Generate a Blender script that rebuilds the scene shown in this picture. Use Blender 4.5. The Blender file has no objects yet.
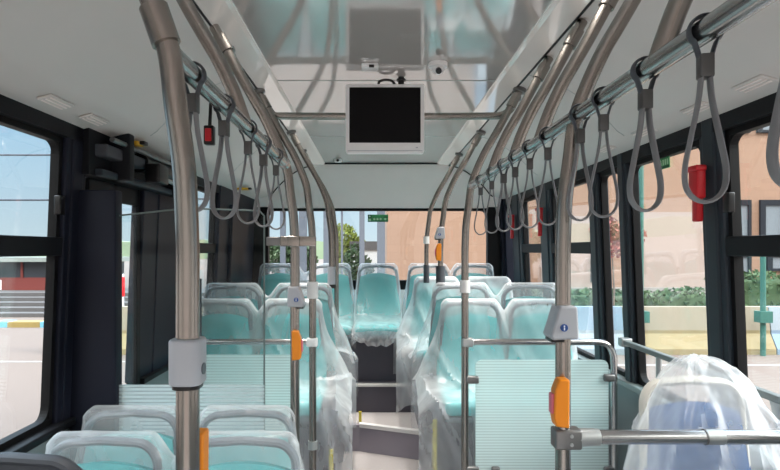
import bpy, bmesh, math, random
from mathutils import Vector, Matrix, noise
random.seed(7)
SC = bpy.context.scene
COL = SC.collection
PI = math.pi
CZ = 1.54            # eye height above the low floor
CX = 0.035           # centre line of the walls
CC = 0.055           # centre line of the ceiling

# ------------------------------------------------------------------ camera, sky, sun, exposure
cam_d = bpy.data.cameras.new('camera')
cam = bpy.data.objects.new('camera', cam_d); COL.objects.link(cam)
cam.location = (0, 0, CZ); cam.rotation_euler = (PI/2, 0, 0)
cam_d.sensor_width = 36; cam_d.lens = 570/780*36
cam_d.shift_x = 15/780; cam_d.shift_y = 15/780
cam_d.clip_start = 0.02; cam_d.clip_end = 500
SC.camera = cam

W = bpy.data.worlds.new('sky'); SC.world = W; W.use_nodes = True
nt = W.node_tree; nt.nodes.clear()
wo = nt.nodes.new('ShaderNodeOutputWorld'); bg = nt.nodes.new('ShaderNodeBackground')
tc = nt.nodes.new('ShaderNodeTexCoord'); sp = nt.nodes.new('ShaderNodeSeparateXYZ'); rp = nt.nodes.new('ShaderNodeValToRGB')
rp.color_ramp.elements[0].position = 0.0; rp.color_ramp.elements[0].color = (.66, .80, .88, 1)
rp.color_ramp.elements[1].position = 0.75; rp.color_ramp.elements[1].color = (.62, .70, .80, 1)
e = rp.color_ramp.elements.new(0.18); e.color = (.44, .68, .90, 1)
nt.links.new(tc.outputs['Generated'], sp.inputs[0]); nt.links.new(sp.outputs['Z'], rp.inputs[0])
wm = nt.nodes.new('ShaderNodeMix'); wm.data_type = 'RGBA'; wm.inputs[7].default_value = (.80, .78, .75, 1)
wf = nt.nodes.new('ShaderNodeMapRange'); wf.inputs[1].default_value = .1; wf.inputs[2].default_value = -.7
nt.links.new(sp.outputs['Y'], wf.inputs[0]); nt.links.new(wf.outputs[0], wm.inputs[0])
nt.links.new(rp.outputs[0], wm.inputs[6]); nt.links.new(wm.outputs[2], bg.inputs[0])
# overhead the sky is raised far above its window level to brighten the saloon
SKY_BASE, SKY_BEHIND, SKY_TOP = .57, .0, 4.4
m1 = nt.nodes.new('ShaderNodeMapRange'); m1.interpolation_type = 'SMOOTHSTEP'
for k, v in ((1, .1), (2, -.9), (3, 0), (4, SKY_BEHIND)): m1.inputs[k].default_value = v
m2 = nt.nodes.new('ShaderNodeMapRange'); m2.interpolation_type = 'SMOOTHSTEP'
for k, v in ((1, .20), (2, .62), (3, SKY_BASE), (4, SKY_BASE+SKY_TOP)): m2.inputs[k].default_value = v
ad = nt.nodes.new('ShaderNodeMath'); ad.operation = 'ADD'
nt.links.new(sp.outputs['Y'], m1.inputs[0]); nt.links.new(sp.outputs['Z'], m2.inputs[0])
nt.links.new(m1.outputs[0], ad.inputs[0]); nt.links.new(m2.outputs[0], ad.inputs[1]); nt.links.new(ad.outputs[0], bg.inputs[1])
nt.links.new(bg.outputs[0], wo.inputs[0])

sd = bpy.data.lights.new('sun', 'SUN'); sd.energy = 3.2; sd.angle = 0.45; sd.color = (1, .95, .88)
sun = bpy.data.objects.new('sun', sd); COL.objects.link(sun)
sun.rotation_euler = Vector((-0.80, 0.18, -0.46)).to_track_quat('-Z', 'Y').to_euler()
sun.location = (0, 0, 30)

SC.view_settings.view_transform = 'Standard'; SC.view_settings.look = 'None'
SC.view_settings.gamma = 1; SC.view_settings.exposure = .92; SC.view_settings.use_curve_mapping = False
SC.cycles.transparent_max_bounces = 32
FILL_W = 3.9           # watts of each fill light added under the ceiling strips
STRIP_GLOW = .08             # glow added to the two ceiling strips to lift the interior

# ------------------------------------------------------------------ helpers
def link(o):
    COL.objects.link(o); return o

def setp(o, label=None, cat=None, group=None, kind=None):
    if label: o['label'] = label
    if cat: o['category'] = cat
    if group: o['group'] = group
    if kind: o['kind'] = kind
    return o

def thing(name, label, cat, loc=(0, 0, 0), rz=0.0, group=None):
    o = link(bpy.data.objects.new(name, None)); o.empty_display_size = .1
    o.location = loc; o.rotation_euler = (0, 0, rz)
    return setp(o, label, cat, group)

def obj(name, bm, mat, parent=None, smooth=True, bevel=0, loc=None):
    me = bpy.data.meshes.new(name)
    bmesh.ops.recalc_face_normals(bm, faces=bm.faces)
    bm.to_mesh(me); bm.free()
    me.materials.append(mat)
    if smooth:
        for p in me.polygons: p.use_smooth = True
        try: me.set_sharp_from_angle(angle=math.radians(38))
        except Exception: pass
    o = link(bpy.data.objects.new(name, me))
    if loc: o.location = loc
    if parent: o.parent = parent
    if bevel:
        m = o.modifiers.new('bevel', 'BEVEL'); m.width = bevel; m.segments = 3; m.limit_method = 'ANGLE'
    return o

def children(o): return [c for c in bpy.data.objects if c.parent == o]

def copy_tree(o, parent=None):
    c = o.copy(); COL.objects.link(c)
    if parent: c.parent = parent
    for ch in children(o): copy_tree(ch, c)
    return c

def box(bm, x0, x1, y0, y1, z0, z1):
    r = bmesh.ops.create_cube(bm, size=1)
    bmesh.ops.scale(bm, vec=(abs(x1-x0), abs(y1-y0), abs(z1-z0)), verts=r['verts'])
    bmesh.ops.translate(bm, vec=((x0+x1)/2, (y0+y1)/2, (z0+z1)/2), verts=r['verts'])
    return r['verts']

def boxbm(*a):
    bm = bmesh.new(); box(bm, *a); return bm

def rbox(bm, x0, x1, y0, y1, z0, z1, r=.01, seg=3):
    b2 = bmesh.new(); box(b2, x0, x1, y0, y1, z0, z1)
    bmesh.ops.bevel(b2, geom=b2.edges[:], offset=r, segments=seg, profile=.5, affect='EDGES')
    me = bpy.data.meshes.new('t'); b2.to_mesh(me); b2.free(); bm.from_mesh(me); bpy.data.meshes.remove(me)

def rboxbm(*a, **k):
    bm = bmesh.new(); rbox(bm, *a, **k); return bm

def smooth_path(pts, n=8):
    P = [Vector(p) for p in pts]; out = []
    for i in range(len(P)-1):
        a = P[max(i-1, 0)]; b = P[i]; c = P[i+1]; d = P[min(i+2, len(P)-1)]
        for k in range(n):
            t = k/n
            out.append(.5*((2*b)+(c-a)*t+(2*a-5*b+4*c-d)*t*t+(3*b-a-3*c+d)*t**3))
    out.append(P[-1]); return out

def sweep(bm, pts, r, n=14, closed=False, ell=None, hint=(0, 1, 0)):
    """tube along pts; ell=(a,b): half axes, a along hint"""
    P = [Vector(p) for p in pts]; N = len(P); rings = []
    prev = None
    for i, p in enumerate(P):
        if closed: t = (P[(i+1) % N]-P[i-1]).normalized()
        else: t = (P[min(i+1, N-1)]-P[max(i-1, 0)]).normalized()
        if ell: u = Vector(hint)
        else: u = prev if prev else (Vector((0, 0, 1)) if abs(t.z) < .9 else Vector((1, 0, 0)))
        u = (u-t*u.dot(t)).normalized(); v = t.cross(u).normalized(); prev = u
        ra, rb = ell if ell else ((r[i] if isinstance(r, (list, tuple)) else r),)*2
        rings.append([bm.verts.new(p+u*ra*math.cos(2*PI*k/n)+v*rb*math.sin(2*PI*k/n)) for k in range(n)])
    for i in range(N if closed else N-1):
        a, b = rings[i], rings[(i+1) % N]
        for k in range(n): bm.faces.new((a[k], a[(k+1) % n], b[(k+1) % n], b[k]))
    if not closed:
        bm.faces.new(rings[0][::-1]); bm.faces.new(rings[-1])

def tube(pts, r, n=14, **k):
    bm = bmesh.new(); sweep(bm, pts, r, n, **k); return bm

def prism(bm, outline, d0, d1, axis='y'):
    """outline (a,b) polygon extruded along axis; y: (x,z) ; x: (y,z) ; z: (x,y)"""
    def mk(a, b, d):
        return {'y': (a, d, b), 'x': (d, a, b), 'z': (a, b, d)}[axis]
    A = [bm.verts.new(mk(a, b, d0)) for a, b in outline]; B = [bm.verts.new(mk(a, b, d1)) for a, b in outline]
    n = len(A); bm.faces.new(A); bm.faces.new(B[::-1])
    for i in range(n): bm.faces.new((A[i], B[i], B[(i+1) % n], A[(i+1) % n]))

def prismbm(*a, **k):
    bm = bmesh.new(); prism(bm, *a, **k); return bm

def disc(bm, c, r, axis='y', d=.002, n=24):
    ol = [(r*math.cos(2*PI*k/n), r*math.sin(2*PI*k/n)) for k in range(n)]
    b2 = bmesh.new(); prism(b2, ol, -d/2, d/2, axis); bmesh.ops.translate(b2, vec=c, verts=b2.verts)
    me = bpy.data.meshes.new('t'); b2.to_mesh(me); b2.free(); bm.from_mesh(me); bpy.data.meshes.remove(me)

def discbm(*a, **k):
    bm = bmesh.new(); disc(bm, *a, **k); return bm

def rrect(w, h, r, n=5, cx=0, cy=0):
    pts = []
    for (sx, sy, a0) in ((1, 1, 0), (-1, 1, 90), (-1, -1, 180), (1, -1, 270)):
        for k in range(n+1):
            a = math.radians(a0+90*k/n)
            pts.append((cx+sx*(w/2-r)+r*math.cos(a), cy+sy*(h/2-r)+r*math.sin(a)))
    return pts

# ------------------------------------------------------------------ materials
def mat(name, col, rough=.5, metal=0, spec=.5, var=.06, vscale=6, bump=0, bscale=200, ior=1.45, coat=0):
    m = bpy.data.materials.new(name); m.use_nodes = True; t = m.node_tree; b = t.nodes['Principled BSDF']
    b.inputs['Roughness'].default_value = rough; b.inputs['Metallic'].default_value = metal
    b.inputs['IOR'].default_value = ior; b.inputs['Coat Weight'].default_value = coat; b.inputs['Coat Roughness'].default_value = .04
    tcn = t.nodes.new('ShaderNodeTexCoord')
    n = t.nodes.new('ShaderNodeTexNoise'); n.inputs['Scale'].default_value = vscale; n.inputs['Detail'].default_value = 4
    t.links.new(tcn.outputs['Object'], n.inputs['Vector'])
    mx = t.nodes.new('ShaderNodeMix'); mx.data_type = 'RGBA'
    mx.inputs[6].default_value = (*[c*(1-var) for c in col], 1); mx.inputs[7].default_value = (*[min(1, c*(1+var)) for c in col], 1)
    t.links.new(n.outputs[0], mx.inputs[0]); t.links.new(mx.outputs[2], b.inputs['Base Color'])
    if bump:
        n2 = t.nodes.new('ShaderNodeTexNoise'); n2.inputs['Scale'].default_value = bscale
        t.links.new(tcn.outputs['Object'], n2.inputs['Vector'])
        bp = t.nodes.new('ShaderNodeBump'); bp.inputs['Strength'].default_value = bump; bp.inputs['Distance'].default_value = .002
        t.links.new(n2.outputs[0], bp.inputs['Height']); t.links.new(bp.outputs[0], b.inputs['Normal'])
    return m

def fres(t, ior):
    """thin-sheet Fresnel factor, the same from either side"""
    f = t.nodes.new('ShaderNodeFresnel'); g = t.nodes.new('ShaderNodeNewGeometry'); m = t.nodes.new('ShaderNodeMapRange')
    m.inputs[3].default_value = ior; m.inputs[4].default_value = 1/ior
    t.links.new(g.outputs['Backfacing'], m.inputs[0]); t.links.new(m.outputs[0], f.inputs[0]); return f

def glass(name, tint, refl=1.0, ior=1.5):
    m = bpy.data.materials.new(name); m.use_nodes = True; t = m.node_tree; t.nodes.clear()
    o = t.nodes.new('ShaderNodeOutputMaterial'); a = t.nodes.new('ShaderNodeBsdfTransparent'); g = t.nodes.new('ShaderNodeBsdfGlossy')
    f = fres(t, ior)
    mu = t.nodes.new('ShaderNodeMath'); mu.operation = 'MULTIPLY'; mu.inputs[1].default_value = refl
    a.inputs[0].default_value = (*tint, 1); g.inputs['Roughness'].default_value = .02
    s = t.nodes.new('ShaderNodeMixShader')
    t.links.new(f.outputs[0], mu.inputs[0]); t.links.new(mu.outputs[0], s.inputs[0])
    t.links.new(a.outputs[0], s.inputs[1]); t.links.new(g.outputs[0], s.inputs[2]); t.links.new(s.outputs[0], o.inputs[0])
    return m

def film(name, base=.17, amp=.13, tint=(.86, .88, .90)):
    m = bpy.data.materials.new(name); m.use_nodes = True; t = m.node_tree; t.nodes.clear(); L = t.links.new
    o = t.nodes.new('ShaderNodeOutputMaterial'); tr = t.nodes.new('ShaderNodeBsdfTransparent')
    df = t.nodes.new('ShaderNodeBsdfDiffuse'); tl = t.nodes.new('ShaderNodeBsdfTranslucent'); gl = t.nodes.new('ShaderNodeBsdfGlossy')
    df.inputs[0].default_value = (*tint, 1); tl.inputs[0].default_value = (*tint, 1); gl.inputs['Roughness'].default_value = .22
    tcn = t.nodes.new('ShaderNodeTexCoord'); mp = t.nodes.new('ShaderNodeMapping'); mp.inputs['Scale'].default_value = (1.6, 1.6, .7)
    n = t.nodes.new('ShaderNodeTexNoise'); n.inputs['Scale'].default_value = 4; n.inputs['Detail'].default_value = 3; n.inputs['Distortion'].default_value = .6
    L(tcn.outputs['Object'], mp.inputs[0]); L(mp.outputs[0], n.inputs['Vector'])
    mr = t.nodes.new('ShaderNodeMapRange'); mr.inputs[1].default_value = .38; mr.inputs[2].default_value = .78
    mr.inputs[3].default_value = base; mr.inputs[4].default_value = base+amp; L(n.outputs[0], mr.inputs[0])
    bp = t.nodes.new('ShaderNodeBump'); bp.inputs['Strength'].default_value = .3; bp.inputs['Distance'].default_value = .02; L(n.outputs[0], bp.inputs['Height'])
    for s in (df, tl, gl): L(bp.outputs[0], s.inputs['Normal'])
    s1 = t.nodes.new('ShaderNodeMixShader'); s1.inputs[0].default_value = .5; L(df.outputs[0], s1.inputs[1]); L(tl.outputs[0], s1.inputs[2])
    fr0 = fres(t, 1.4); fr = t.nodes.new('ShaderNodeMath'); fr.operation = 'MULTIPLY'; fr.inputs[1].default_value = .45; L(fr0.outputs[0], fr.inputs[0])
    # milky film: the longer the path through the sheet, the whiter: 1-(1-base)^(1/cos)
    lw = t.nodes.new('ShaderNodeLayerWeight'); lw.inputs[0].default_value = .5; L(bp.outputs[0], lw.inputs['Normal'])
    def mth(op, a, b):
        q = t.nodes.new('ShaderNodeMath'); q.operation = op
        for k, v in enumerate((a, b)):
            if isinstance(v, (int, float)): q.inputs[k].default_value = v
            else: L(v, q.inputs[k])
        return q.outputs[0]
    cs = mth('MAXIMUM', mth('SUBTRACT', 1.0, lw.outputs['Facing']), .42)
    op = mth('SUBTRACT', 1.0, mth('POWER', mth('SUBTRACT', 1.0, mr.outputs[0]), mth('DIVIDE', 1.0, cs)))
    s2 = t.nodes.new('ShaderNodeMixShader'); L(op, s2.inputs[0]); L(tr.outputs[0], s2.inputs[1]); L(s1.outputs[0], s2.inputs[2])
    s3 = t.nodes.new('ShaderNodeMixShader'); L(fr.outputs[0], s3.inputs[0]); L(s2.outputs[0], s3.inputs[1]); L(gl.outputs[0], s3.inputs[2])
    L(s3.outputs[0], o.inputs[0]); return m

def frosted(name, tint, lo, hi, pitch):
    """clear sheet printed with fine horizontal white lines"""
    m = bpy.data.materials.new(name); m.use_nodes = True; t = m.node_tree; t.nodes.clear(); L = t.links.new
    o = t.nodes.new('ShaderNodeOutputMaterial'); tr = t.nodes.new('ShaderNodeBsdfTransparent'); tr.inputs[0].default_value = (.86, .97, .96, 1)
    df = t.nodes.new('ShaderNodeBsdfDiffuse'); tl = t.nodes.new('ShaderNodeBsdfTranslucent'); gl = t.nodes.new('ShaderNodeBsdfGlossy')
    df.inputs[0].default_value = (*tint, 1); tl.inputs[0].default_value = (*tint, 1); gl.inputs['Roughness'].default_value = .08
    g = t.nodes.new('ShaderNodeNewGeometry'); sx = t.nodes.new('ShaderNodeSeparateXYZ'); L(g.outputs['Position'], sx.inputs[0])
    a = t.nodes.new('ShaderNodeMath'); a.operation = 'MULTIPLY'; a.inputs[1].default_value = 1/pitch; L(sx.outputs['Z'], a.inputs[0])
    b = t.nodes.new('ShaderNodeMath'); b.operation = 'FRACT'; L(a.outputs[0], b.inputs[0])
    c = t.nodes.new('ShaderNodeMath'); c.operation = 'GREATER_THAN'; c.inputs[1].default_value = .42; L(b.outputs[0], c.inputs[0])
    mr = t.nodes.new('ShaderNodeMapRange'); mr.inputs[3].default_value = lo; mr.inputs[4].default_value = hi; L(c.outputs[0], mr.inputs[0])
    s1 = t.nodes.new('ShaderNodeMixShader'); s1.inputs[0].default_value = .5; L(df.outputs[0], s1.inputs[1]); L(tl.outputs[0], s1.inputs[2])
    s2 = t.nodes.new('ShaderNodeMixShader'); L(mr.outputs[0], s2.inputs[0]); L(tr.outputs[0], s2.inputs[1]); L(s1.outputs[0], s2.inputs[2])
    fr = fres(t, 1.45)
    s3 = t.nodes.new('ShaderNodeMixShader'); L(fr.outputs[0], s3.inputs[0]); L(s2.outputs[0], s3.inputs[1]); L(gl.outputs[0], s3.inputs[2])
    L(s3.outputs[0], o.inputs[0]); return m

def tiles(name, c1, c2, sx, sz, mortar=.02):
    m = mat(name, c1, .8); t = m.node_tree; b = t.nodes['Principled BSDF']
    bk = t.nodes.new('ShaderNodeTexBrick'); bk.inputs['Color1'].default_value = (*c1, 1); bk.inputs['Color2'].default_value = (*[c*.95 for c in c1], 1)
    bk.inputs['Mortar'].default_value = (*c2, 1); bk.inputs['Scale'].default_value = 1; bk.inputs['Mortar Size'].default_value = mortar
    bk.inputs['Brick Width'].default_value = sx; bk.inputs['Row Height'].default_value = sz
    tcn = t.nodes.new('ShaderNodeTexCoord'); s = t.nodes.new('ShaderNodeSeparateXYZ'); c = t.nodes.new('ShaderNodeCombineXYZ')
    t.links.new(tcn.outputs['Object'], s.inputs[0]); t.links.new(s.outputs['X'], c.inputs['X']); t.links.new(s.outputs['Z'], c.inputs['Y'])
    t.links.new(c.outputs[0], bk.inputs['Vector']); t.links.new(bk.outputs['Color'], b.inputs['Base Color'])
    return m

M = dict(
    ceil=mat('ceiling_gloss', (.56, .53, .51), .08, var=.02, ior=4.6),
    cove=mat('cove_white', (.66, .625, .60), .42, var=.03, bump=.05, bscale=300),
    strip=mat('strip_gloss', (.50, .48, .46), .07, var=.03, ior=4.0),
    bulk=mat('bulkhead_grey', (.90, .82, .79), .5, var=.03),
    dark=mat('dark_trim', (.011, .012, .015), .5, var=.1, ior=1.25),
    navy=mat('navy_panel', (.013, .015, .026), .5, var=.08, ior=1.25),
    pillar=mat('pillar_slate', (.026, .035, .046), .45, var=.08, ior=1.35),
    rubber=mat('rubber', (.008, .008, .009), .55, var=.1, ior=1.25),
    wall=mat('wall_grey', (.20, .24, .25), .5, var=.05),
    sill=mat('sill_grey_green', (.22, .27, .27), .4, var=.05),
    floor=mat('floor_vinyl', (.47, .445, .44), .55, var=.12, vscale=90, bump=.1),
    podium=mat('podium_purple_grey', (.075, .070, .090), .5, var=.1),
    riser=mat('riser_grey', (.30, .28, .33), .5, var=.08),
    nosing=mat('nosing_metal', (.62, .62, .60), .35, metal=.3),
    whiteedge=mat('white_edge', (.82, .82, .82), .4),
    yellow=mat('yellow_tape', (.60, .50, .05), .5),
    steel=mat('brushed_steel', (.31, .285, .26), .26, metal=1, var=.08, vscale=30),
    steel2=mat('rail_steel', (.46, .46, .46), .22, metal=1, var=.06, vscale=30),
    clamp=mat('clamp_grey', (.20, .20, .20), .35, metal=.8),
    alu=mat('aluminium', (.45, .47, .47), .35, metal=.8),
    plgrey=mat('light_grey_plastic', (.42, .44, .48), .35, var=.03),
    plwhite=mat('white_plastic', (.86, .86, .86), .3, var=.02),
    black=mat('black_plastic', (.006, .006, .007), .3, var=.1),
    screen=mat('screen_black', (.003, .003, .004), .3, var=.1, ior=1.2),
    orange=mat('orange_plastic', (.78, .24, .008), .35, var=.04),
    red=mat('red_plastic', (.55, .012, .02), .35, var=.08),
    pinkbtn=mat('pink_button', (.70, .16, .22), .35),
    strap=mat('grey_strap', (.21, .21, .22), .5, var=.08, bump=.1),
    buckle=mat('buckle_dark', (.09, .09, .09), .35, metal=.6),
    edge=mat('glass_edge', (.14, .18, .18), .3),
    railgrey=mat('rail_grey_green', (.17, .20, .20), .4),
    teal=mat('teal_seat', (.065, .40, .42), .6, var=.10, vscale=40, bump=.25, bscale=400),
    blue=mat('blue_seat', (.012, .085, .25), .6, var=.10, vscale=40, bump=.25, bscale=400),
    frame=mat('seat_frame_grey', (.115, .14, .165), .4, var=.04),
    cream=mat('cream_frame', (.66, .64, .58), .45, var=.04),
    dkgrey=mat('dark_grey_shell', (.055, .060, .072), .5, var=.06),
    green=mat('sign_green', (.06, .34, .12), .5, var=.1),
    dkgreen=mat('sign_dark_green', (.02, .14, .06), .5, var=.1),
    paleg=mat('sign_pale', (.50, .78, .52), .5, var=.1),
    bluesign=mat('blue_sign', (.015, .07, .28), .4),
    signwhite=mat('sign_white', (.85, .87, .9), .4),
    glass=glass('window_glass', (.965, .985, .98)),
    clear=glass('screen_glass', (.93, .955, .955), .2),
    doorglass=glass('door_glass', (.95, .975, .975), .5),
    frost=frosted('frosted_lines', (.83, .94, .935), .56, .74, .0135),
    frostw=frosted('frosted_white_lines', (.86, .93, .95), .40, .82, .0150),
    film=film('plastic_film'),
    filmh=film('plastic_film_heavy', .22, .20),
    filmd=film('plastic_film_bunched', .28, .28),
    pave=mat('pavement', (.142, .108, .092), .85, var=.06, vscale=.6),
    paint=mat('road_paint', (.29, .285, .28), .8),
    peach=tiles('peach_wall', (.30, .185, .13), (.27, .165, .115), .6, .3, .012),
    pinkw=mat('plaster_pale', (.34, .27, .24), .85, var=.05, vscale=1.2),
    winframe=mat('grey_window_frame', (.022, .025, .032), .7, ior=1.2),
    winglass=mat('far_window_glass', (.19, .22, .25), .15),
    conc=mat('concrete', (.27, .26, .25), .85, var=.06, vscale=3),
    stair=mat('stair_grey', (.095, .09, .093), .85, var=.08),
    bary=mat('barrier_yellow', (.25, .20, .105), .75, var=.05, vscale=3),
    barc=mat('barrier_cream', (.25, .215, .16), .75, var=.05, vscale=3),
    barb=mat('barrier_blue', (.17, .24, .32), .75, var=.05, vscale=3),
    barbl=mat('barrier_pale_blue', (.25, .29, .33), .75, var=.05, vscale=3),
    kerby=mat('kerb_yellow', (.27, .20, .07), .8), kerbb=mat('kerb_blue', (.13, .36, .48), .8),
    hedge=mat('hedge_green', (.055, .10, .04), .8, var=.35, vscale=8),
    leafy=mat('tree_green', (.22, .27, .05), .8, var=.4, vscale=8),
    leafg=mat('tree_dark_green', (.045, .085, .035), .8, var=.4, vscale=8),
    leafr=mat('leaf_red', (.26, .07, .06), .8, var=.3, vscale=8),
    bark=mat('bark', (.16, .13, .11), .9, var=.2),
    hill=mat('hill_green', (.22, .30, .20), .9, var=.25, vscale=.08),
    post=mat('post_green', (.03, .12, .10), .5),
    column=mat('column_blue_grey', (.085, .10, .13), .6),
    redb=mat('red_panel', (.17, .035, .03), .7), darkb=mat('dark_panel', (.03, .035, .045), .4),
    roofg=mat('pale_roof', (.22, .25, .24), .7),
    wire=mat('cable_black', (.05, .06, .08), .6),
)

def xw(side, z):            # inner face of the side wall (leans inwards towards the top)
    return CX + side*(1.216-.04*(z-CZ))

bs = M['strip'].node_tree.nodes['Principled BSDF']     # the two strip covers get a faint added glow
bs.inputs['Emission Color'].default_value = (1, .95, .88, 1); bs.inputs['Emission Strength'].default_value = STRIP_GLOW

# ------------------------------------------------------------------ the bus shell
Y0, Y1 = -2.0, 5.55
GZ = -.35
bm = boxbm(-1.32, 1.38, Y0-.05, Y1+.06, -.10, 0); setp(obj('floor', bm, M['floor'], smooth=False), kind='structure')
# centre ceiling
Z8 = CZ+.80
bm = boxbm(CC-.515, CC+.515, Y0, 5.30, Z8, Z8+.03); setp(obj('ceiling', bm, M['ceil'], smooth=False), kind='structure')
n = 1
for s in (-1, 1):
    for (a, b, z0, z1) in ((.515, .53, Z8-.004, Z8+.03),):
        pass
    ol = [(CC+s*.515, Z8-.006), (CC+s*.530, Z8-.012), (CC+s*.625, Z8-.018), (CC+s*.625, Z8+.03), (CC+s*.515, Z8+.03)]
    o = obj('trim_%d' % n, prismbm(ol, Y0, 5.30), M['strip'], smooth=False); setp(o, kind='structure'); n += 1
    # fill lights added under the strips to brighten the rear seats and aisle floor
    for ly, pw in ((1.9, FILL_W*.42), (3.48, FILL_W), (4.6, FILL_W)):
        ld = bpy.data.lights.new('strip_fill', 'AREA'); ld.shape = 'RECTANGLE'; ld.size = .05; ld.size_y = 1.0; ld.energy = pw
        ld.color = (1, .93, .86); ld.spread = math.radians(66)
        lo = bpy.data.objects.new('strip_fill', ld); COL.objects.link(lo); lo.location = (CC+s*.540, ly, Z8-.019)
    # thin dark joint between strip and cove
    o = obj('trim_%d' % n, boxbm(CC+s*.622, CC+s*.630, Y0, 5.3, Z8-.022, Z8-.012), M['dark'], smooth=False); setp(o, kind='structure'); n += 1
COVE = [(.625, .785), (.70, .768), (.78, .735), (.86, .685), (.93, .630), (.985, .580), (1.030, .532), (1.06, .512), (1.20, .475)]
def cove_z(d):
    for (a, za), (b, zb) in zip(COVE, COVE[1:]):
        if a <= d <= b: return za+(zb-za)*(d-a)/(b-a)
    return COVE[0][1] if d < .625 else COVE[-1][1]
for s, nm in ((-1, 'ceiling_cove_left'), (1, 'ceiling_cove_right')):
    low = [(CC+s*d+(0 if d < 1.1 else (CX-CC)), CZ+z) for d, z in COVE]
    up = [(x+s*.005, z+.03) for x, z in low][::-1]
    o = obj(nm, prismbm(low+up, Y0, 5.50), M['cove']); setp(o, kind='structure')
o = obj('roof', boxbm(-1.33, 1.39, Y0-.05, Y1+.06, 2.44, 2.50), M['cove'], smooth=False); setp(o, kind='structure')
# ceiling panel joints
for y in (1.35, 2.69, 4.02):
    o = obj('trim_%d' % n, boxbm(CC-.515, CC+.515, y-.003, y+.003, Z8-.002, Z8+.003), M['alu'], smooth=False); setp(o, kind='structure'); n += 1
for s in (-1, 1):
    for y in (2.55, 3.9):
        pts = [(CC+s*d, y, CZ+z-.0005) for d, z in COVE[:8]]
        o = obj('trim_%d' % n, tube(pts, .0022, 6), M['alu']); setp(o, kind='structure'); n += 1

ZS, ZH = .885, CZ+.425      # window sill, window head
def wallquad(side, y0, y1, z0, z1, d0=0.0, d1=.05):
    """slab that follows the leaning wall; d measured outwards"""
    ol = [(xw(side, z0)+side*d0, z0), (xw(side, z0)+side*d1, z0), (xw(side, z1)+side*d1, z1), (xw(side, z1)+side*d0, z1)]
    return prismbm(ol, y0, y1)
def addm(bm, b2):
    me = bpy.data.meshes.new('t'); b2.to_mesh(me); b2.free(); bm.from_mesh(me); bpy.data.meshes.remove(me)

for s, nm in ((-1, 'left'), (1, 'right')):
    bm = bmesh.new()
    if s > 0: segs = [(Y0, 5.5)]
    else: segs = [(Y0, 2.34), (2.90, 5.5)]
    for a, b in segs: addm(bm, wallquad(s, a, b, 0, ZS-.03, .0, .06))
    setp(obj('wall_'+nm, bm, M['wall'], smooth=False), kind='structure')
    bm = bmesh.new()
    for a, b in segs: addm(bm, wallquad(s, a, b, ZS-.03, ZS, -.035, .06))
    setp(obj('trim_%d' % n, bm, M['sill'] if s > 0 else M['dark'], smooth=False, bevel=.006), kind='structure'); n += 1
    # dark header above the windows
    bm = wallquad(s, Y0, 5.5, ZH, CZ+.52, -.012, .06)
    setp(obj('trim_%d' % n, bm, M['dark'], smooth=False), kind='structure'); n += 1

def pillar(side, y0, y1, m='pillar', d=-.03, z0=None):
    global n
    bm = bmesh.new()
    addm(bm, wallquad(side, y0, y1, ZS-.02 if z0 is None else z0, ZH+.06, d*.4, .06))
    w = (y1-y0)
    addm(bm, wallquad(side, y0+w*.22, y1-w*.22, ZS-.02 if z0 is None else z0, ZH+.06, d, .02))
    setp(obj('trim_%d' % n, bm, M[m], smooth=False, bevel=.008), kind='structure'); n += 1

wn = 1
def window(side, y0, y1, transom, glassm='glass', split=None):
    """pane, rubber edge, optional transom bar with a hopper latch"""
    global wn
    o = obj('window_%d' % wn, wallquad(side, y0, y1, ZS, ZH, .030, .036), M[glassm], smooth=False); setp(o, kind='structure'); wn += 1
    bm = bmesh.new(); r = .022
    # frame with rounded inner corners: straight strips and corner fillets
    for (a, b, c, d) in ((y0, y1, ZS, ZS+r), (y0, y1, ZH-r, ZH), (y0, y0+r, ZS, ZH), (y1-r, y1, ZS, ZH)):
        addm(bm, wallquad(side, a, b, c, d, .012, .045))
    R = .045
    for (cy, sy) in ((y0+r, 1), (y1-r, -1)):
        for (cz, sz) in ((ZS+r, 1), (ZH-r, -1)):
            arc = [(cy+sy*R-sy*R*math.cos(k*PI/12), cz+sz*R-sz*R*math.sin(k*PI/12)) for k in range(7)]
            ol = [(cy, cz)]+arc
            x = xw(side, cz)
            b2 = prismbm(ol, x+side*.014, x+side*.044, axis='x'); addm(bm, b2)
    obj('window_frame', bm, M['rubber'], o, smooth=False)
    if transom:
        bm = wallquad(side, y0, y1, CZ-.022, CZ+.048, -.004, .045)
        obj('transom', bm, M['dark'], o, smooth=False, bevel=.006)
    return o

RP = [(-2.0, -1.85), (-.62, -.47), (.72, .88), (2.03, 2.165), (2.795, 2.90), (3.165, 3.30), (4.02, 4.28), (4.83, 5.15)]
for a, b in RP: pillar(1, a, b, 'pillar', -.014)
for a, b, t in ((-1.85, -.62, 1), (-.47, .72, 1), (.88, 2.03, 1), (2.165, 2.795, 0), (2.90, 3.165, 0), (3.30, 4.02, 1), (4.28, 4.83, 1), (5.15, 5.46, 0)):
    window(1, a, b, t)
pillar(1, 5.36, 5.5, 'navy', -.05)
LP = [(-2.0, -1.85), (-.62, -.47), (.72, .88), (2.15, 2.30), (2.88, 3.72)]
for a, b in LP: pillar(-1, a, b, 'navy', -.012)
for a, b, t in ((-1.85, -.62, 1), (-.47, .72, 1), (.88, 2.15, 1), (3.72, 4.22, 1)):
    window(-1, a, b, t)
# solid dark panel on the wall at the rear left corner
bm = bmesh.new(); addm(bm, wallquad(-1, 4.22, 5.5, ZS-.03, ZH+.06, -.02, .06)); addm(bm, wallquad(-1, 4.5, 5.0, 0.9, 1.9, -.05, .0))
setp(obj('trim_%d' % n, bm, M['navy'], smooth=False, bevel=.01), kind='structure'); n += 1

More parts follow.
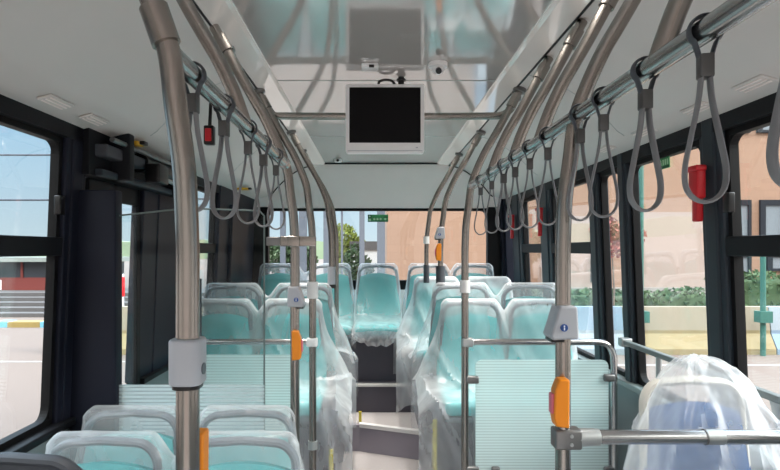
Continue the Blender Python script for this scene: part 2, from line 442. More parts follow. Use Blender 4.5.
# rear bulkhead, rear window, rear wall
ol = [(5.255, Z8+.03), (5.255, Z8-.0), (5.30, Z8-.10), (5.40, CZ+.52), (5.45, CZ+.40), (5.52, CZ+.40), (5.52, Z8+.03)]
o = obj('wall_rear', prismbm(ol, -1.20, 1.27, 'x'), M['bulk']); setp(o, kind='structure')
o = obj('trim_%d' % n, boxbm(CC-.60, CC+.60, 5.235, 5.265, Z8-.010, Z8+.004), M['dark'], smooth=False); setp(o, kind='structure'); n += 1
for s in (-1, 1):   # dark seam where the cove meets the bulkhead
    pts = []
    for d, z in COVE[:8]:
        # depth of the bulkhead face at this height
        zz = z
        if zz > .70: y = 5.255+(.80-zz)/.10*.045
        else: y = 5.30+(.70-zz)/.18*.10
        pts.append((CC+s*d, y-.006, CZ+zz-.004))
    o = obj('trim_%d' % n, tube(smooth_path(pts, 3), .007, 8), M['dark']); setp(o, kind='structure'); n += 1
wy = 5.47
o = obj('window_%d' % wn, boxbm(-1.03, 1.09, wy+.02, wy+.026, 1.20, CZ+.40), M['glass'], smooth=False); setp(o, kind='structure')
bm = bmesh.new()
box(bm, -1.20, -1.02, wy-.03, wy+.05, 1.15, CZ+.41); box(bm, 1.075, 1.27, wy-.03, wy+.05, 1.15, CZ+.41)
box(bm, -1.02, 1.075, wy-.01, wy+.05, CZ+.375, CZ+.41); box(bm, -1.02, 1.075, wy-.01, wy+.05, 1.15, 1.25)
for sx, x in ((-1, -1.02), (1, 1.075)):
    ol = [(x, CZ+.375)]+[(x-sx*.06+sx*.06*math.sin(k*PI/12)*1.0, CZ+.375-.06+.06*math.cos(k*PI/12)) for k in range(7)][::1]
    prism(bm, ol, wy-.008, wy+.05)
obj('window_frame', bm, M['rubber'], o, smooth=False); wn += 1
o = obj('wall_rear_lower', boxbm(-1.26, 1.33, wy-.02, wy+.06, 0, 1.16), M['bulk'], smooth=False); setp(o, kind='structure')
# ---- raised floors and steps towards the rear
def struct(name, bm, m, **k): return setp(obj(name, bm, M[m], **k), kind='structure')
struct('floor_podium_right', boxbm(.325, 1.30, 3.12, 4.32, 0, .60), 'podium', smooth=False)
struct('floor_podium_left', boxbm(-1.25, -.235, 3.12, 4.32, 0, .60), 'podium', smooth=False)
# first step, turned slightly
ol = [(-.12, 4.36), (.325, 4.18), (.325, 4.75), (-.235, 4.75), (-.235, 4.36)]
struct('step_lower', prismbm(ol, 0, .20, 'z'), 'riser', smooth=False)
ol2 = [(-.12, 4.355), (.325, 4.175), (.325, 4.225), (-.12, 4.405)]
struct('trim_%d' % n, prismbm(ol2, .185, .212, 'z'), 'whiteedge', smooth=False); n += 1
ol3 = [(-.12, 4.407), (.325, 4.227), (.325, 4.70), (-.235, 4.70), (-.235, 4.407)]
struct('trim_%d' % n, prismbm(ol3, .19, .204, 'z'), 'floor', smooth=False); n += 1
struct('floor_rear', boxbm(-1.25, 1.32, 4.69, wy-.02, 0, .425), 'podium', smooth=False)
struct('floor_bench_base', boxbm(-1.22, 1.29, 4.86, wy-.02, .425, .790), 'podium', smooth=False)
struct('floor_side_right', boxbm(.325, 1.30, 4.32, 4.69, 0, .425), 'podium', smooth=False)
struct('floor_side_left', boxbm(-1.25, -.235, 4.32, 4.69, 0, .425), 'podium', smooth=False)
struct('trim_%d' % n, boxbm(-.235, .325, 4.680, 4.75, .415, .434), 'nosing', smooth=False, bevel=.004); n += 1
for (x, y, z0, z1) in ((.316, 3.113, .0, .61), (-.250, 3.113, .0, .45), (-.126, 4.41, .205, .29)):
    struct('trim_%d' % n, boxbm(x, x+.022, y, y+.012, z0, z1), 'yellow', smooth=False); n += 1

# ------------------------------------------------------------------ ground and surroundings
struct('ground', boxbm(-90, 90, -60, 160, GZ-.1, GZ), 'pave', smooth=False)
bm = bmesh.new()
for i in range(9):
    box(bm, -9-i*.9, -8.5-i*.9, 11.0, 11.12, GZ, GZ+.004); box(bm, -9.2-i*1.0, -8.6-i*1.0, 12.2, 12.3, GZ, GZ+.004)
box(bm, -16, -4, 9.6, 9.68, GZ, GZ+.004); box(bm, 3, 12, 9.3, 9.4, GZ, GZ+.004)
struct('road_markings', bm, 'paint', smooth=False)
# kerb on the left, yellow and blue
bm = boxbm(-30, -3, 13.9, 14.3, GZ, GZ+.13); struct('kerb_yellow', bm, 'kerby', smooth=False)
bm = bmesh.new()
for i in range(23): box(bm, -29.38+i*1.125-.16, -29.38+i*1.125+.16, 13.89, 14.31, GZ, GZ+.134)
struct('kerb_blue', bm, 'kerbb', smooth=False)
bm = bmesh.new()
for k in range(5): box(bm, -30, -2.5, 16+k*.45, 20, GZ+k*.11, GZ+(k+1)*.11)
st = struct('stairs', bm, 'stair', smooth=False)
# hills far left / behind
bm = bmesh.new(); pts = []
for k in range(41):
    x = -120+k*4.0; h = 3.2+1.6*noise.noise((k*.23, 3, 0))+1.0*noise.noise((k*.7, 1, 0))
    if x > -8: h -= (x+8)*.12
    pts.append((x, max(-.3, h)))
prism(bm, pts+[(40, GZ), (-120, GZ)], 120, 128); struct('hill', bm, 'hill', smooth=False)

def blob_tree(name, label, cat, loc, trunk_h, crown, leafmat, nleaf=900, leaf=.12, trunk_r=.06, seed=0, group=None):
    t = thing(name, label, cat, loc, group=group); R = random.Random(seed)
    if trunk_h > 0:
        obj('trunk', tube([(0, 0, 0), (.04, 0, trunk_h*.5), (0, .03, trunk_h)], [trunk_r, trunk_r*.8, trunk_r*.55], 8), M['bark'], t)
    bm = bmesh.new()
    for i in range(nleaf):
        cx, cy, cz, rx, ry, rz = crown[i % len(crown)]
        v = Vector((R.gauss(0, 1), R.gauss(0, 1), R.gauss(0, 1))).normalized()*(.55+.45*R.random())
        p = Vector((cx+v.x*rx, cy+v.y*ry, cz+v.z*rz)); a = Vector((R.uniform(-1, 1), R.uniform(-1, 1), R.uniform(-1, 1))).normalized()
        b = a.orthogonal().normalized(); c = a.cross(b); q = leaf*(.6+.8*R.random())
        bm.faces.new([bm.verts.new(p+b*q*x+c*q*.6*y) for x, y in ((-1, 0), (0, -1), (1, 0), (0, 1))])
    obj('crown', bm, M[leafmat], t, smooth=False); return t

# peach building across the back, facing the bus
YB = 22.0
bt = thing('building', 'large peach rendered building with grey framed windows beyond the bus', 'building', (9, YB, GZ))
obj('facade', boxbm(-8.55, 26, 0, 9, .35, 13), M['peach'], bt, smooth=False)
obj('plinth', boxbm(-8.58, 26, -.12, 9, 0, .45), M['conc'], bt, smooth=False)
obj('plaster_band', boxbm(.9, 3.9, -.05, .0, .45, 3.35), M['pinkw'], bt, smooth=False)
obj('plaster_band', boxbm(-2.6, -.2, -.05, .0, .45, 3.2), M['pinkw'], bt, smooth=False)
def bwin(px0, px1, py0, py1):
    x0, x1 = [(p-375)*YB/570-9 for p in (px0, px1)]; z0, z1 = [CZ-(p-250)*YB/570-GZ for p in (py1, py0)]
    bm = bmesh.new(); f = .20
    for q in ((x0, x0+f, z0, z1), (x1-f*.6, x1, z0, z1), (x0+f, x1-f*.6, z1-f, z1), (x0+f, x1-f*.6, z0, z0+f*.5)):
        box(bm, q[0], q[1], -.10, .02, q[2], q[3])
    w = obj('window', bm, M['winframe'], bt, smooth=False)
    obj('pane', boxbm(x0+f, x1-f*.6, -.04, .0, z0+f*.5, z1-f), M['winglass'], w, smooth=False)
for r in ((726, 750, 200, 238), (759, 785, 200, 238), (723, 749, 80, 133), (756, 782, 80, 133), (592, 622, 60, 130), (648, 690, 60, 128), (798, 830, 200, 238), (800, 832, 80, 133), (590, 604, 226, 282), (726, 750, 252, 284), (766, 795, 252, 271)):
    bwin(*r)
# tall blue-grey portal frame beside the building
ct = thing('portal_frame', 'blue grey posts of a tall canopy left of the peach building', 'canopy', (-1, 19, GZ))
for px, w in ((381, .26), (362, .17), (342, .06), (327, .22), (303, .24), (283, .16)):
    x = (px-375)*19/570+1
    obj('post', boxbm(x-w/2, x+w/2, -.12, .12, 0, 4.6), M['column'], ct, smooth=False)
obj('beam', boxbm(-3.2, 1.4, -.14, .14, 4.6, 4.95), M['column'], ct, smooth=False)
ft = thing('shed', 'small white flat roofed shed seen through the rear window', 'shed', (-.5, 27, GZ))
obj('wall', boxbm(-.55, .75, 0, 2, 0, 1.9), M['signwhite'], ft, smooth=False); obj('roof', boxbm(-.7, .85, -.1, 2.1, 1.9, 2.3), M['stair'], ft, smooth=False)
blob_tree('tree', 'yellow green tree behind the rear window left of the portal posts', 'tree', (-1.55, 30, GZ), 2.2,
          [(-.1, 0, 2.55, .8, .7, .75), (.45, 0, 2.0, .7, .6, .7), (-.5, 0, 1.6, .6, .6, .8), (.2, 0, 1.2, .9, .6, .8)], 'leafy', 2600, .10, seed=3)
blob_tree('bush', 'dark green bush behind the portal posts outside the rear window', 'bush', (-.95, 26, GZ), .3,
          [(0, 0, 1.2, .5, .5, 1.0), (.4, 0, .9, .5, .5, .8)], 'leafg', 1400, .09, seed=5)
blob_tree('tree', 'round dark tree at the far left seen through the rear window', 'tree', (-5.2, 30, GZ), 1.5,
          [(0, 0, 1.6, 1.3, .9, 1.0), (1.2, 0, 1.3, 1.0, .8, .9)], 'leafg', 1800, .13, seed=9)
# hedges
def hedge(label, x0, x1, y, h, seed, nl=2600):
    t = thing('hedge', label, 'hedge', ((x0+x1)/2, y, GZ), group='hedges behind the barriers'); R = random.Random(seed); w = (x1-x0)/2
    bm = bmesh.new()
    for i in range(nl):
        x = R.uniform(-w, w); zt = h*(.82+.2*noise.noise((x*.8, seed, 0)))
        p = Vector((x, R.uniform(-.45, .45), zt*R.random()**.6)); a = Vector((R.uniform(-1, 1), R.uniform(-1, 1), R.uniform(-1, 1))).normalized()
        b = a.orthogonal().normalized(); c = a.cross(b); q = .07*(.6+.8*R.random())
        bm.faces.new([bm.verts.new(p+b*q*u+c*q*.6*v) for u, v in ((-1, 0), (0, -1), (1, 0), (0, 1))])
    obj('foliage', bm, M['hedge'], t, smooth=False)
    bm = bmesh.new(); rbox(bm, -w, w, -.38, .38, .0, h*.72, .1); obj('core', bm, M['leafg'], t)
hedge('low clipped hedge behind the yellow barrier outside the right windows', 4.6, 8.6, 15.0, 1.0, 2)
hedge('taller rounded hedge behind the barriers at the far right', 8.9, 12.6, 15.0, 1.55, 4)
hedge('dark hedge behind the blue barrier near the rear right windows', 2.0, 4.4, 15.3, 1.05, 6)
# jersey barriers
def barrier(label, x0, x1, m1, m2):
    t = thing('jersey_barrier', label, 'barrier', ((x0+x1)/2, 10.6, GZ), group='painted concrete barriers'); w = (x1-x0)/2-.01
    ol = [(-.32, 0), (-.32, .10), (-.16, .36), (-.16, .42), (.16, .42), (.16, .36), (.32, .10), (.32, 0)]
    obj('base', prismbm(ol, -w, w, 'x'), M[m1], t, smooth=False)
    ol = [(-.16, .42), (-.09, .84), (.09, .84), (.16, .42)]
    obj('upper_wall', prismbm(ol, -w, w, 'x'), M[m2], t, smooth=False)
barrier('cream and yellow concrete barrier outside the right window', 4.56, 7.25, 'bary', 'barc')
barrier('blue concrete barrier at the far right beside the yellow one', 7.25, 9.95, 'barb', 'barbl')
barrier('yellow concrete barrier outside seen through the left door glass', -5.9, -3.2, 'bary', 'barc')
barrier('pale blue concrete barrier behind the right rear windows', 1.86, 4.56, 'barbl', 'barb')
for px, h, lab in ((641, 3.1, 'dark green post before the yellow barrier, next to the narrow window pillar'), (763, 1.75, 'shorter dark green post before the barriers at the far right')):
    x = (px-375)*10.18/570
    t = thing('sign_post', lab, 'post', (x, 10.18, GZ), group='green posts before the barriers')
    obj('shaft', tube([(0, 0, 0), (0, 0, h+.35)], .045, 10), M['post'], t)
    obj('foot_block', boxbm(-.11, .11, -.10, .08, .60, .80), M['post'], t, smooth=False)
blob_tree('sapling', 'young red leaved tree outside between the right window pillars', 'tree', (5.5, 13.2, GZ), 1.9,
          [(0, 0, 2.05, .45, .4, .35), (.35, 0, 2.25, .4, .4, .3), (-.2, 0, 2.4, .35, .3, .3)], 'leafr', 700, .06, .03, seed=12)
# low pavilion on the left behind the stairs
pt = thing('pavilion', 'low pavilion with dark glazing and red panels outside the left window', 'building', (-13, 19.0, GZ+.55))
obj('red_panels', boxbm(-9, 4.2, 0, 1, 0, .42), M['redb'], pt, smooth=False)
obj('dark_glazing', boxbm(-9, 4.2, .02, 1, .42, .95), M['darkb'], pt, smooth=False)
for k in range(16): obj('mullion', boxbm(-9+k*.85, -8.93+k*.85, -.03, .03, .42, .95), M['redb'], pt, smooth=False)
obj('white_panel', boxbm(-.2, .55, -.02, .1, 0.02, .34), M['signwhite'], pt, smooth=False)
obj('roof', boxbm(-9.3, 4.4, -.3, 1.5, .95, 1.10), M['roofg'], pt, smooth=False)
t = thing('traffic_post', 'small red marker post outside seen through the door glass', 'post', (-6.01, 13.6, GZ))
obj('shaft', tube([(0, 0, 0), (0, 0, 1.32)], .02, 10), M['signwhite'], t); obj('red_plate', rboxbm(-.055, .055, -.05, -.02, .78, 1.25, r=.01), M['red'], t)
# overhead cables on the left
for k, (yl, lab) in enumerate(((155, 'upper overhead cable crossing the sky in the left window'), (200, 'lower overhead cable crossing the sky in the left window'))):
    z = CZ+(250-yl)*30/570
    setp(obj('overhead_cable', tube([(-40, 30, z+.05), (-18, 30, z), (-2.5, 30, z+.10)], .05, 6), M['wire']), lab, 'cable', 'overhead cables')

# ------------------------------------------------------------------ seats
def arc_loop(w, r, zb, flare=.02, n=8):
    """inverted U path in x,z, top at 0"""
    pts = [(-w/2-flare, zb)]
    pts.append((-w/2, -r-.06))
    for k in range(n+1):
        a = PI-PI/2*k/n; pts.append((-w/2+r+r*math.cos(a), -r+r*math.sin(a)-.006))
    pts.append((0, .0))
    for k in range(n+1):
        a = PI/2-PI/2*k/n; pts.append((w/2-r+r*math.cos(a), -r+r*math.sin(a)-.006))
    pts.append((w/2, -r-.06)); pts.append((w/2+flare, zb)); return pts

def lean(z): return .085*z      # y offset of the backrest at height z below its top (faces -y)

def make_seat(name, label, cat, padm, framem, foot, tip_up=False, ped=True):
    """origin: backrest top is at (0,0,0); foot = drop from the top to what carries the seat"""
    t = thing(name, label, cat)
    loop = [(x, lean(z), z) for x, z in arc_loop(.345, .075, -.46)]
    obj('headrest_loop', tube(loop, 0, 10, ell=(.021, .0135), hint=(0, 1, 0)), M[framem], t)
    # pad: curved slab with an arched top edge
    def slab(yoff, th, w0, w1, arch, ztop, zbot):
        bm = bmesh.new(); nx, nz = 12, 12; g = {}
        for side in (0, 1):
            for i in range(nx+1):
                for j in range(nz+1):
                    u = i/nx*2-1; v = j/nz
                    zt = ztop-arch*u*u; z = zt+(zbot-zt)*v
                    hw = w0+(w1-w0)*min(1, v*1.6)
                    edge = max(abs(u)**6, abs(2*v-1)**10)
                    y = lean(z)+yoff+.018*(1-u*u)*0+(-th/2 if side == 0 else th/2)*(1-edge*.75)
                    g[side, i, j] = bm.verts.new((u*hw, y, z))
        for side in (0, 1):
            for i in range(nx):
                for j in range(nz):
                    bm.faces.new((g[side, i, j], g[side, i+1, j], g[side, i+1, j+1], g[side, i, j+1]))
        for i in range(nx):
            for j in (0, nz): bm.faces.new((g[0, i, j], g[0, i+1, j], g[1, i+1, j], g[1, i, j]))
        for j in range(nz):
            for i in (0, nx): bm.faces.new((g[0, i, j], g[0, i, j+1], g[1, i, j+1], g[1, i, j]))
        return bm
    obj('backrest', slab(-.012, .05, .158, .205, .028, -.064, -.53), M[padm], t)
    obj('back_shell', slab(.026, .024, .160, .208, .028, -.074, -.55), M[padm], t)
    if tip_up:
        bm = rboxbm(-.20, .20, -.125, -.07, -.56, -.27, r=.022); c = obj('cushion', bm, M[padm], t)
        obj('seat_pan', rboxbm(-.19, .19, -.145, -.127, -.55, -.29, r=.008), M[framem], t)
        y1 = -.12
    else:
        bm = rboxbm(-.205, .205, -.47, -.055, -.565, -.495, r=.028, seg=4); obj('cushion', bm, M[padm], t)
        obj('seat_pan', rboxbm(-.20, .20, -.465, -.02, -.60, -.566, r=.012), M[framem], t)
        y1 = -.30
    if not ped: return t
    bm = bmesh.new(); rbox(bm, -.05, .05, y1-.03, y1+.05, -foot+.02, -.595 if not tip_up else -.555, r=.012)
    rbox(bm, -.10, .10, y1-.09, y1+.11, -foot, -foot+.022, r=.006)
    obj('pedestal', bm, M['clamp'], t)
    return t

def place(src, x, y, z, rz, label, group, first=False):
    o = src if first else copy_tree(src)
    o.location = (x, y, z); o.rotation_euler = (0, 0, rz); o['label'] = label
    if group: o['group'] = group
    elif 'group' in o: del o['group']
    return o

S = CZ
# front pairs on the low floor, left
s1 = make_seat('passenger_seat', '', 'seat', 'teal', 'frame', S-.612)
gB = 'paired seats at the lower left'
place(s1, -.868, 1.83, S-.612, 0, 'teal seat by the left window, nearest wrapped pair', gB, True)
place(s1, -.425, 1.83, S-.612, 0, 'teal seat on the aisle side, nearest wrapped left pair', gB)
sA = make_seat('passenger_seat', '', 'seat', 'teal', 'frame', S-.618, tip_up=True)
place(sA, -.918, 2.16, S-.618, 0, 'teal seat against the dark navy panel, second pair from the camera', gB, True)
place(sA, -.485, 2.16, S-.618, 0, 'teal seat with grey loop against the frosted left screen', gB)
# row behind the screens
s2 = make_seat('passenger_seat', '', 'seat', 'teal', 'frame', S-.325-.60)
g = 'seats behind the screens'
place(s2, -.935, 3.5, S-.325, 0, 'teal window side seat of the first row behind the left screen', g, True)
place(s2, -.505, 3.5, S-.325, 0, 'teal aisle seat of the first row behind the left screen', g)
place(s2, .585, 3.5, S-.325, 0, 'teal aisle seat of the first row behind the right frosted screen', g)
place(s2, 1.005, 3.5, S-.325, 0, 'teal window side seat of the first row behind the right frosted screen', g)
s3 = make_seat('passenger_seat', '', 'seat', 'teal', 'frame', S-.236-.60)
g = 'seats back to back with the first row'
place(s3, -.92, 3.69, S-.238, PI, 'teal window side seat on the left turned away, top showing above the first row', g, True)
place(s3, -.463, 3.69, S-.238, PI, 'teal aisle seat on the left turned away, behind the first row', g)
place(s3, .555, 3.69, S-.236, PI, 'teal aisle seat on the right turned away, below a pole sleeve', g)
place(s3, 1.005, 3.69, S-.236, PI, 'teal window side seat on the right turned away, behind the first row', g)
s4 = make_seat('passenger_seat', '', 'seat', 'teal', 'frame', S-.242-.425)
g = 'seats of the third row on the right'
place(s4, .50, 4.65, S-.242, 0, 'teal aisle seat just in front of the rear bench on the right', g, True)
place(s4, .925, 4.65, S-.242, 0, 'teal window side seat just in front of the rear bench on the right', g)
s5 = make_seat('rear_seat', '', 'seat', 'teal', 'frame', S-.147-.425, ped=False)
g = 'five seats of the rear row'
for i, (px, lab) in enumerate(((280, 'leftmost teal seat of the rear row'), (331, 'teal rear row seat just left of the middle seat'), (378, 'middle teal seat of the rear row at the end of the aisle'),
                               (428, 'teal rear row seat just right of the middle seat'), (473, 'rightmost teal seat of the rear row'))):
    place(s5, (px-375)*5.22/570, 5.22, S-.147-(.012 if i == 2 else 0)*0, 0, lab, g, i == 0)
# uncovered dark seat at the lower left corner
dk = make_seat('dark_seat', 'uncovered dark grey seat top at the lower left corner', 'seat', 'dkgrey', 'dkgrey', S-.475)
dk.location = (-.84, 1.30, S-.475)
bm = bmesh.new()
olx = [(x, z) for x, z in arc_loop(.40, .09, -.30)]
prism(bm, olx, -.014, .018); obj('head_shell', bm, M['dkgrey'], dk, bevel=.012)
# blue priority seat on the right
pr = make_seat('priority_seat', 'blue seat with cream loop wrapped in film by the right window', 'seat', 'blue', 'cream', 1.135)
pr.location = (.985, 1.78, 1.135); pr.scale = (.87, 1, 1)

# ------------------------------------------------------------------ plastic film covers
PROF = [(.06, -.80, 0), (.055, -.55, 0), (.060, -.25, .25), (.052, -.06, .8), (.030, .012, 1), (-.016, .012, 1), (-.045, -.05, .85), (-.070, -.19, .3),
        (-.115, -.33, 0), (-.190, -.43, 0), (-.28, -.470, 0), (-.38, -.482, 0), (-.47, -.486, 0), (-.505, -.525, 0), (-.515, -.62, 0), (-.505, -.74, 0)]
def cover(label, xs, x, y, z, rz, seed=0, flare=(.03, .03), hang=1.0, amp=1.0, m='film', prof=PROF, group='clear plastic seat covers', nv=84, back=None):
    P = [Vector((0, p.x, p.y)) for p in smooth_path([(a, b, c) for a, b, c in prof], 5)]; x0, x1 = min(xs)-.218, max(xs)+.218
    bm = bmesh.new(); G = []
    for i, p in enumerate(P):
        row = []
        for j in range(nv+1):
            v = j/nv*2-1; zz = p.z; yy = p.y
            depth = min(1, max(0, -zz/.5))
            if yy < -.48 and zz < -.5: zz = -.5+(zz+.5)*hang
            if yy > .04 and zz < -.5 and back is not None: zz = -.5+(zz+.5)*back
            a = x0-flare[0]*depth**1.5; b = x1+flare[1]*depth**1.5
            # narrower at the top
            a += .035*(1-depth)**2; b -= .035*(1-depth)**2
            xx = a+(b-a)*(v+1)/2
            d = min(abs(xx-q) for q in xs); k = max(0, min(1, (d-.145)/.085)); dip = .085*k*k*(3-2*k)
            wt = top_w(p.y, p.z)
            zz -= dip*wt
            if p.z > -.46:
                ym = -.006+.06*p.z; ee = math.sqrt(max(0, 1-abs(v)**12)); yy = ym+(yy-ym)*max(.10, ee)
            elif yy < -.12:
                zz -= .07*abs(v)**10
            # folds
            q = Vector((xx*4.5+seed*7.3, yy*4.5, zz*2.2+seed)); low = .35+.9*depth
            f1 = noise.noise(q)*.018; cre = (1-abs(noise.noise(Vector((xx*5.5+zz*2.2+seed*3, zz*1.1+seed, yy*2)))))**9*.020
            nv3 = noise.noise_vector(Vector((xx*9+seed, yy*9, zz*5)))*.003
            sgn = 1 if yy > 0 else -1
            off = (abs(f1)+cre)*low*amp
            if zz > -.44 or yy < -.49 or yy > 0.02: yy += sgn*off
            else: zz += off*.8
            # keep the film clear of the pads
            row.append(bm.verts.new((xx+nv3.x*low, yy+nv3.y*amp*.5, zz+abs(nv3.z)*low*.6)))
        G.append(row)
    for i in range(len(G)-1):
        for j in range(nv): bm.faces.new((G[i][j], G[i][j+1], G[i+1][j+1], G[i+1][j]))
    o = obj('plastic_cover', bm, M[m]); o.location = (x, y, z); o.rotation_euler = (0, 0, rz)
    return setp(o, label, 'plastic cover', group)
def top_w(y, z):
    return max(0, min(1, (z+.34)/.30))

cover('clear film over the nearest left pair of seats', (-.868, -.425), 0, 1.83, S-.606, 0, 1, (.05, .07))
TIP = [(.06, -.70, 0), (.055, -.55, 0), (.060, -.25, .25), (.052, -.06, .8), (.030, .012, 1), (-.016, .012, 1), (-.050, -.05, .85), (-.085, -.20, .3), (-.150, -.27, 0), (-.17, -.40, 0), (-.17, -.60, 0), (-.165, -.72, 0)]
cover('clear film over the second left pair in front of the frosted screen', (-.918, -.485), 0, 2.16, S-.612, 0, 2, (.05, .09), prof=TIP)
cover('clear film over the first left row, hanging far into the aisle', (-.935, -.505), 0, 3.5, S-.319, 0, 3, (.02, .17), hang=1.6, amp=1.7, m='filmh')
cover('clear film over the first right row behind the frosted screen', (.585, 1.005), 0, 3.5, S-.319, 0, 4, (.14, .02), hang=1.45, amp=1.4, m='filmh')
cover('clear film over the left pair turned away behind the first row', (.463, .92), 0, 3.69, S-.232, PI, 5, (.12, .02), hang=1.2)
cover('clear film over the right pair turned away behind the first row', (-.555, -1.005), 0, 3.69, S-.230, PI, 6, (.02, .10), hang=1.3)
cover('bunched film over the third right row, hanging beside the steps', (.50, .925), 0, 4.65, S-.236, 0, 7, (.13, .02), hang=1.6, amp=1.8, m='filmd')
XR = [(px-375)*5.22/570 for px in (280, 331, 378, 428, 473)]
cover('clear film over the two left seats of the rear row', XR[:2], 0, 5.22, S-.141, 0, 8, (.02, .03), hang=.5, back=.2)
cover('clear film over the middle rear seat, gathered under its cushion', XR[2:3], 0, 5.22, S-.141, 0, 9, (.0, .0), hang=.42, amp=1.6, back=.2)
cover('clear film over the two right seats of the rear row', XR[3:], 0, 5.22, S-.141, 0, 10, (.03, .02), hang=.5, back=.2)

# gathered film under the middle rear cushion
bm = bmesh.new(); nU, nV = 70, 12
G = []
for i in range(nU+1):
    u = i/nU*2-1; row = []
    for j in range(nV+1):
        v = j/nV
        drop = .135*(1-.55*abs(u)**2.2)+.03*noise.noise((u*4, 2, 0))
        x = XR[2]+u*(.228-.03*v); pl = math.sin(u*19+3*noise.noise((u*3, v*2, 1)))*.014*v
        y = 4.715-.012+pl+.02*noise.noise((u*6, v*3, 5))-.03*math.sin(v*PI)*.8+.05*v
        zz = 1.393-.50-.02-v*drop-.02*u*u
        row.append(bm.verts.new((x, y, zz)))
    G.append(row)
for i in range(nU):
    for j in range(nV): bm.faces.new((G[i][j], G[i+1][j], G[i+1][j+1], G[i][j+1]))
setp(obj('plastic_skirt', bm, M['filmd']), 'scrunched film skirt hanging under the middle rear seat', 'plastic cover', None)

# loose film heaped over the blue priority seat
def priority_film(label, grow, seed, m):
    bm = bmesh.new(); NU, NV = 96, 44; G = []
    for i in range(NU):
        a = 2*PI*i/NU; row = []
        for j in range(NV+1):
            v = j/NV
            R = v**.75
            zt = .10-.10*R**1.6-.62*v**2.4
            rx = (.255+.05*v)*R; ry = .15*min(1, R*1.25)+.30*v*v*(1 if math.sin(a) < 0 else .0)
            ca, sa = math.cos(a), math.sin(a)
            e = 2/2.6
            x = math.copysign(abs(ca)**e, ca)*rx; y = math.copysign(abs(sa)**e, sa)*ry
            fold = min(1, .25+v*1.6)*(1-abs(noise.noise(Vector((ca*2.3+seed+v*1.2, sa*2.3, v*1.9)))))**7*.050+noise.noise(Vector((ca*4, sa*4+seed, v*5)))*.014
            k = (1+fold*1.8*v/max(.2, R)+grow)
            row.append(bm.verts.new((x*k, y*k-.06*v, zt+fold*.7*(1-v)+.012*noise.noise(Vector((x*12, y*12, seed))))))
        G.append(row)
    for i in range(NU):
        for j in range(NV):
            a, b = G[i], G[(i+1) % NU]
            bm.faces.new((a[j], b[j], b[j+1], a[j+1]))
    bmesh.ops.remove_doubles(bm, verts=[r[0] for r in G], dist=.05)
    o = obj('plastic_cover', bm, M[m]); o.location = (.995, 1.76, 1.105); o.rotation_euler = (0, 0, 0)
    return setp(o, label, 'plastic cover', 'clear plastic seat covers')
priority_film('crumpled white film heaped over the blue seat by the right window', 0, 3, 'filmh')

# ------------------------------------------------------------------ poles and handrails
DT = [(-2, 0), (0, 0), (.12, .005), (.31, .030), (.39, .058), (.47, .095), (.59, .165), (.70, .225), (.80, .28)]
def dx(Z):
    for (a, p), (b, q) in zip(DT, DT[1:]):
        if a <= Z <= b: return p+(q-p)*(Z-a)/(b-a)
    return .28
def pole_path(side, xb, y, Z0, Z1=.775):
    zs = [Z0]+([0] if Z0 < -.05 else [])+[z for z in (.12, .22, .31, .39, .47, .53, .59, .65, .70) if z > Z0+.02]+[Z1]
    zs = sorted(set(zs)); pts = [(side*dx(z), 0, z+CZ) for z in zs]
    if Z0 < -.05:
        return [(p[0], p[1], p[2]) for p in pts[:1]]+smooth_path(pts[1:], 5)
    return smooth_path(pts, 5)
PR = .0178
def ring(bm, side, Za, Zb, r):
    sweep(bm, [(side*dx(z), 0, z+CZ) for z in (Za, (Za+Zb)/2, Zb)], r, 16)
def pole(label, side, xb, y, zbase, extra=()):
    t = thing('grab_pole', label, 'grab pole', (xb, y, 0), group='grab poles')
    obj('tube', tube(pole_path(side, xb, y, zbase-CZ), PR, 16), M['steel'], t)
    bm = bmesh.new(); ring(bm, side, .69, .745, PR+.005); obj('ceiling_collar', bm, M['steel'], t)
    bm = bmesh.new(); sweep(bm, [(side*dx(.765), 0, CZ+.762), (side*dx(.775), 0, CZ+.780)], .032, 16); obj('ceiling_flange', bm, M['clamp'], t)
    if 'floor' in extra: obj('floor_flange', tube([(0, 0, zbase), (0, 0, zbase+.03)], .04, 16), M['clamp'], t)
    return t

def usb_box(t, z, side, big=True, label='light grey charger box with a blue round sign'):
    """sloping box clamped round the pole, leaning out towards -side"""
    h = .075; s = -side
    ol = [(-.022*s, h), (.018*s, h), (.040*s, .006), (.034*s, -.004), (-.026*s, 0)]
    ol = [(a, z+b) for a, b in ol]
    o = obj('charger_box', prismbm(ol, -.038, .030), M['plgrey'], t, bevel=.005); o['label'] = label
    obj('port_recess', prismbm([(.006*s, z-.003), (.036*s, z-.003), (.036*s, z-.009), (.006*s, z-.009)], -.030, .020), M['black'], o, smooth=False)
    b = discbm((.010*s, -.0395, z+.026), .0085, 'y', .003); d = obj('blue_sign', b, M['bluesign'], o)
    bm = bmesh.new(); disc(bm, (.010*s, -.0415, z+.030), .0018, 'y', .001, 12); box(bm, .010*s-.0013, .010*s+.0013, -.042, -.041, z+.0205, z+.0272)
    obj('sign_symbol', bm, M['signwhite'], d, smooth=False)

def stop_box(t, z, front=True, off=0.0, side=1, btn=True):
    f = -1 if front else 1
    ol = [(-.020*side, -.052), (.011*side, -.056), (.012*side, .056), (-.012*side, .056), (-.022*side, .030), (-.024*side, -.030)]
    bm = prismbm([(a+off, z+b) for a, b in ol], f*.016, f*.050); o = obj('stop_button_box', bm, M['orange'], t, bevel=.004); o['label'] = 'orange stop request box'
    if not btn: return
    bm = rboxbm(-.029*side+off, -.021*side+off, f*.022, f*.044, z-.024, z+.022, r=.0025) if side > 0 else rboxbm(.021+off, .029+off, min(f*.022, f*.044), max(f*.022, f*.044), z-.024, z+.022, r=.0025)
    obj('stop_button', bm, M['pinkbtn'], o)

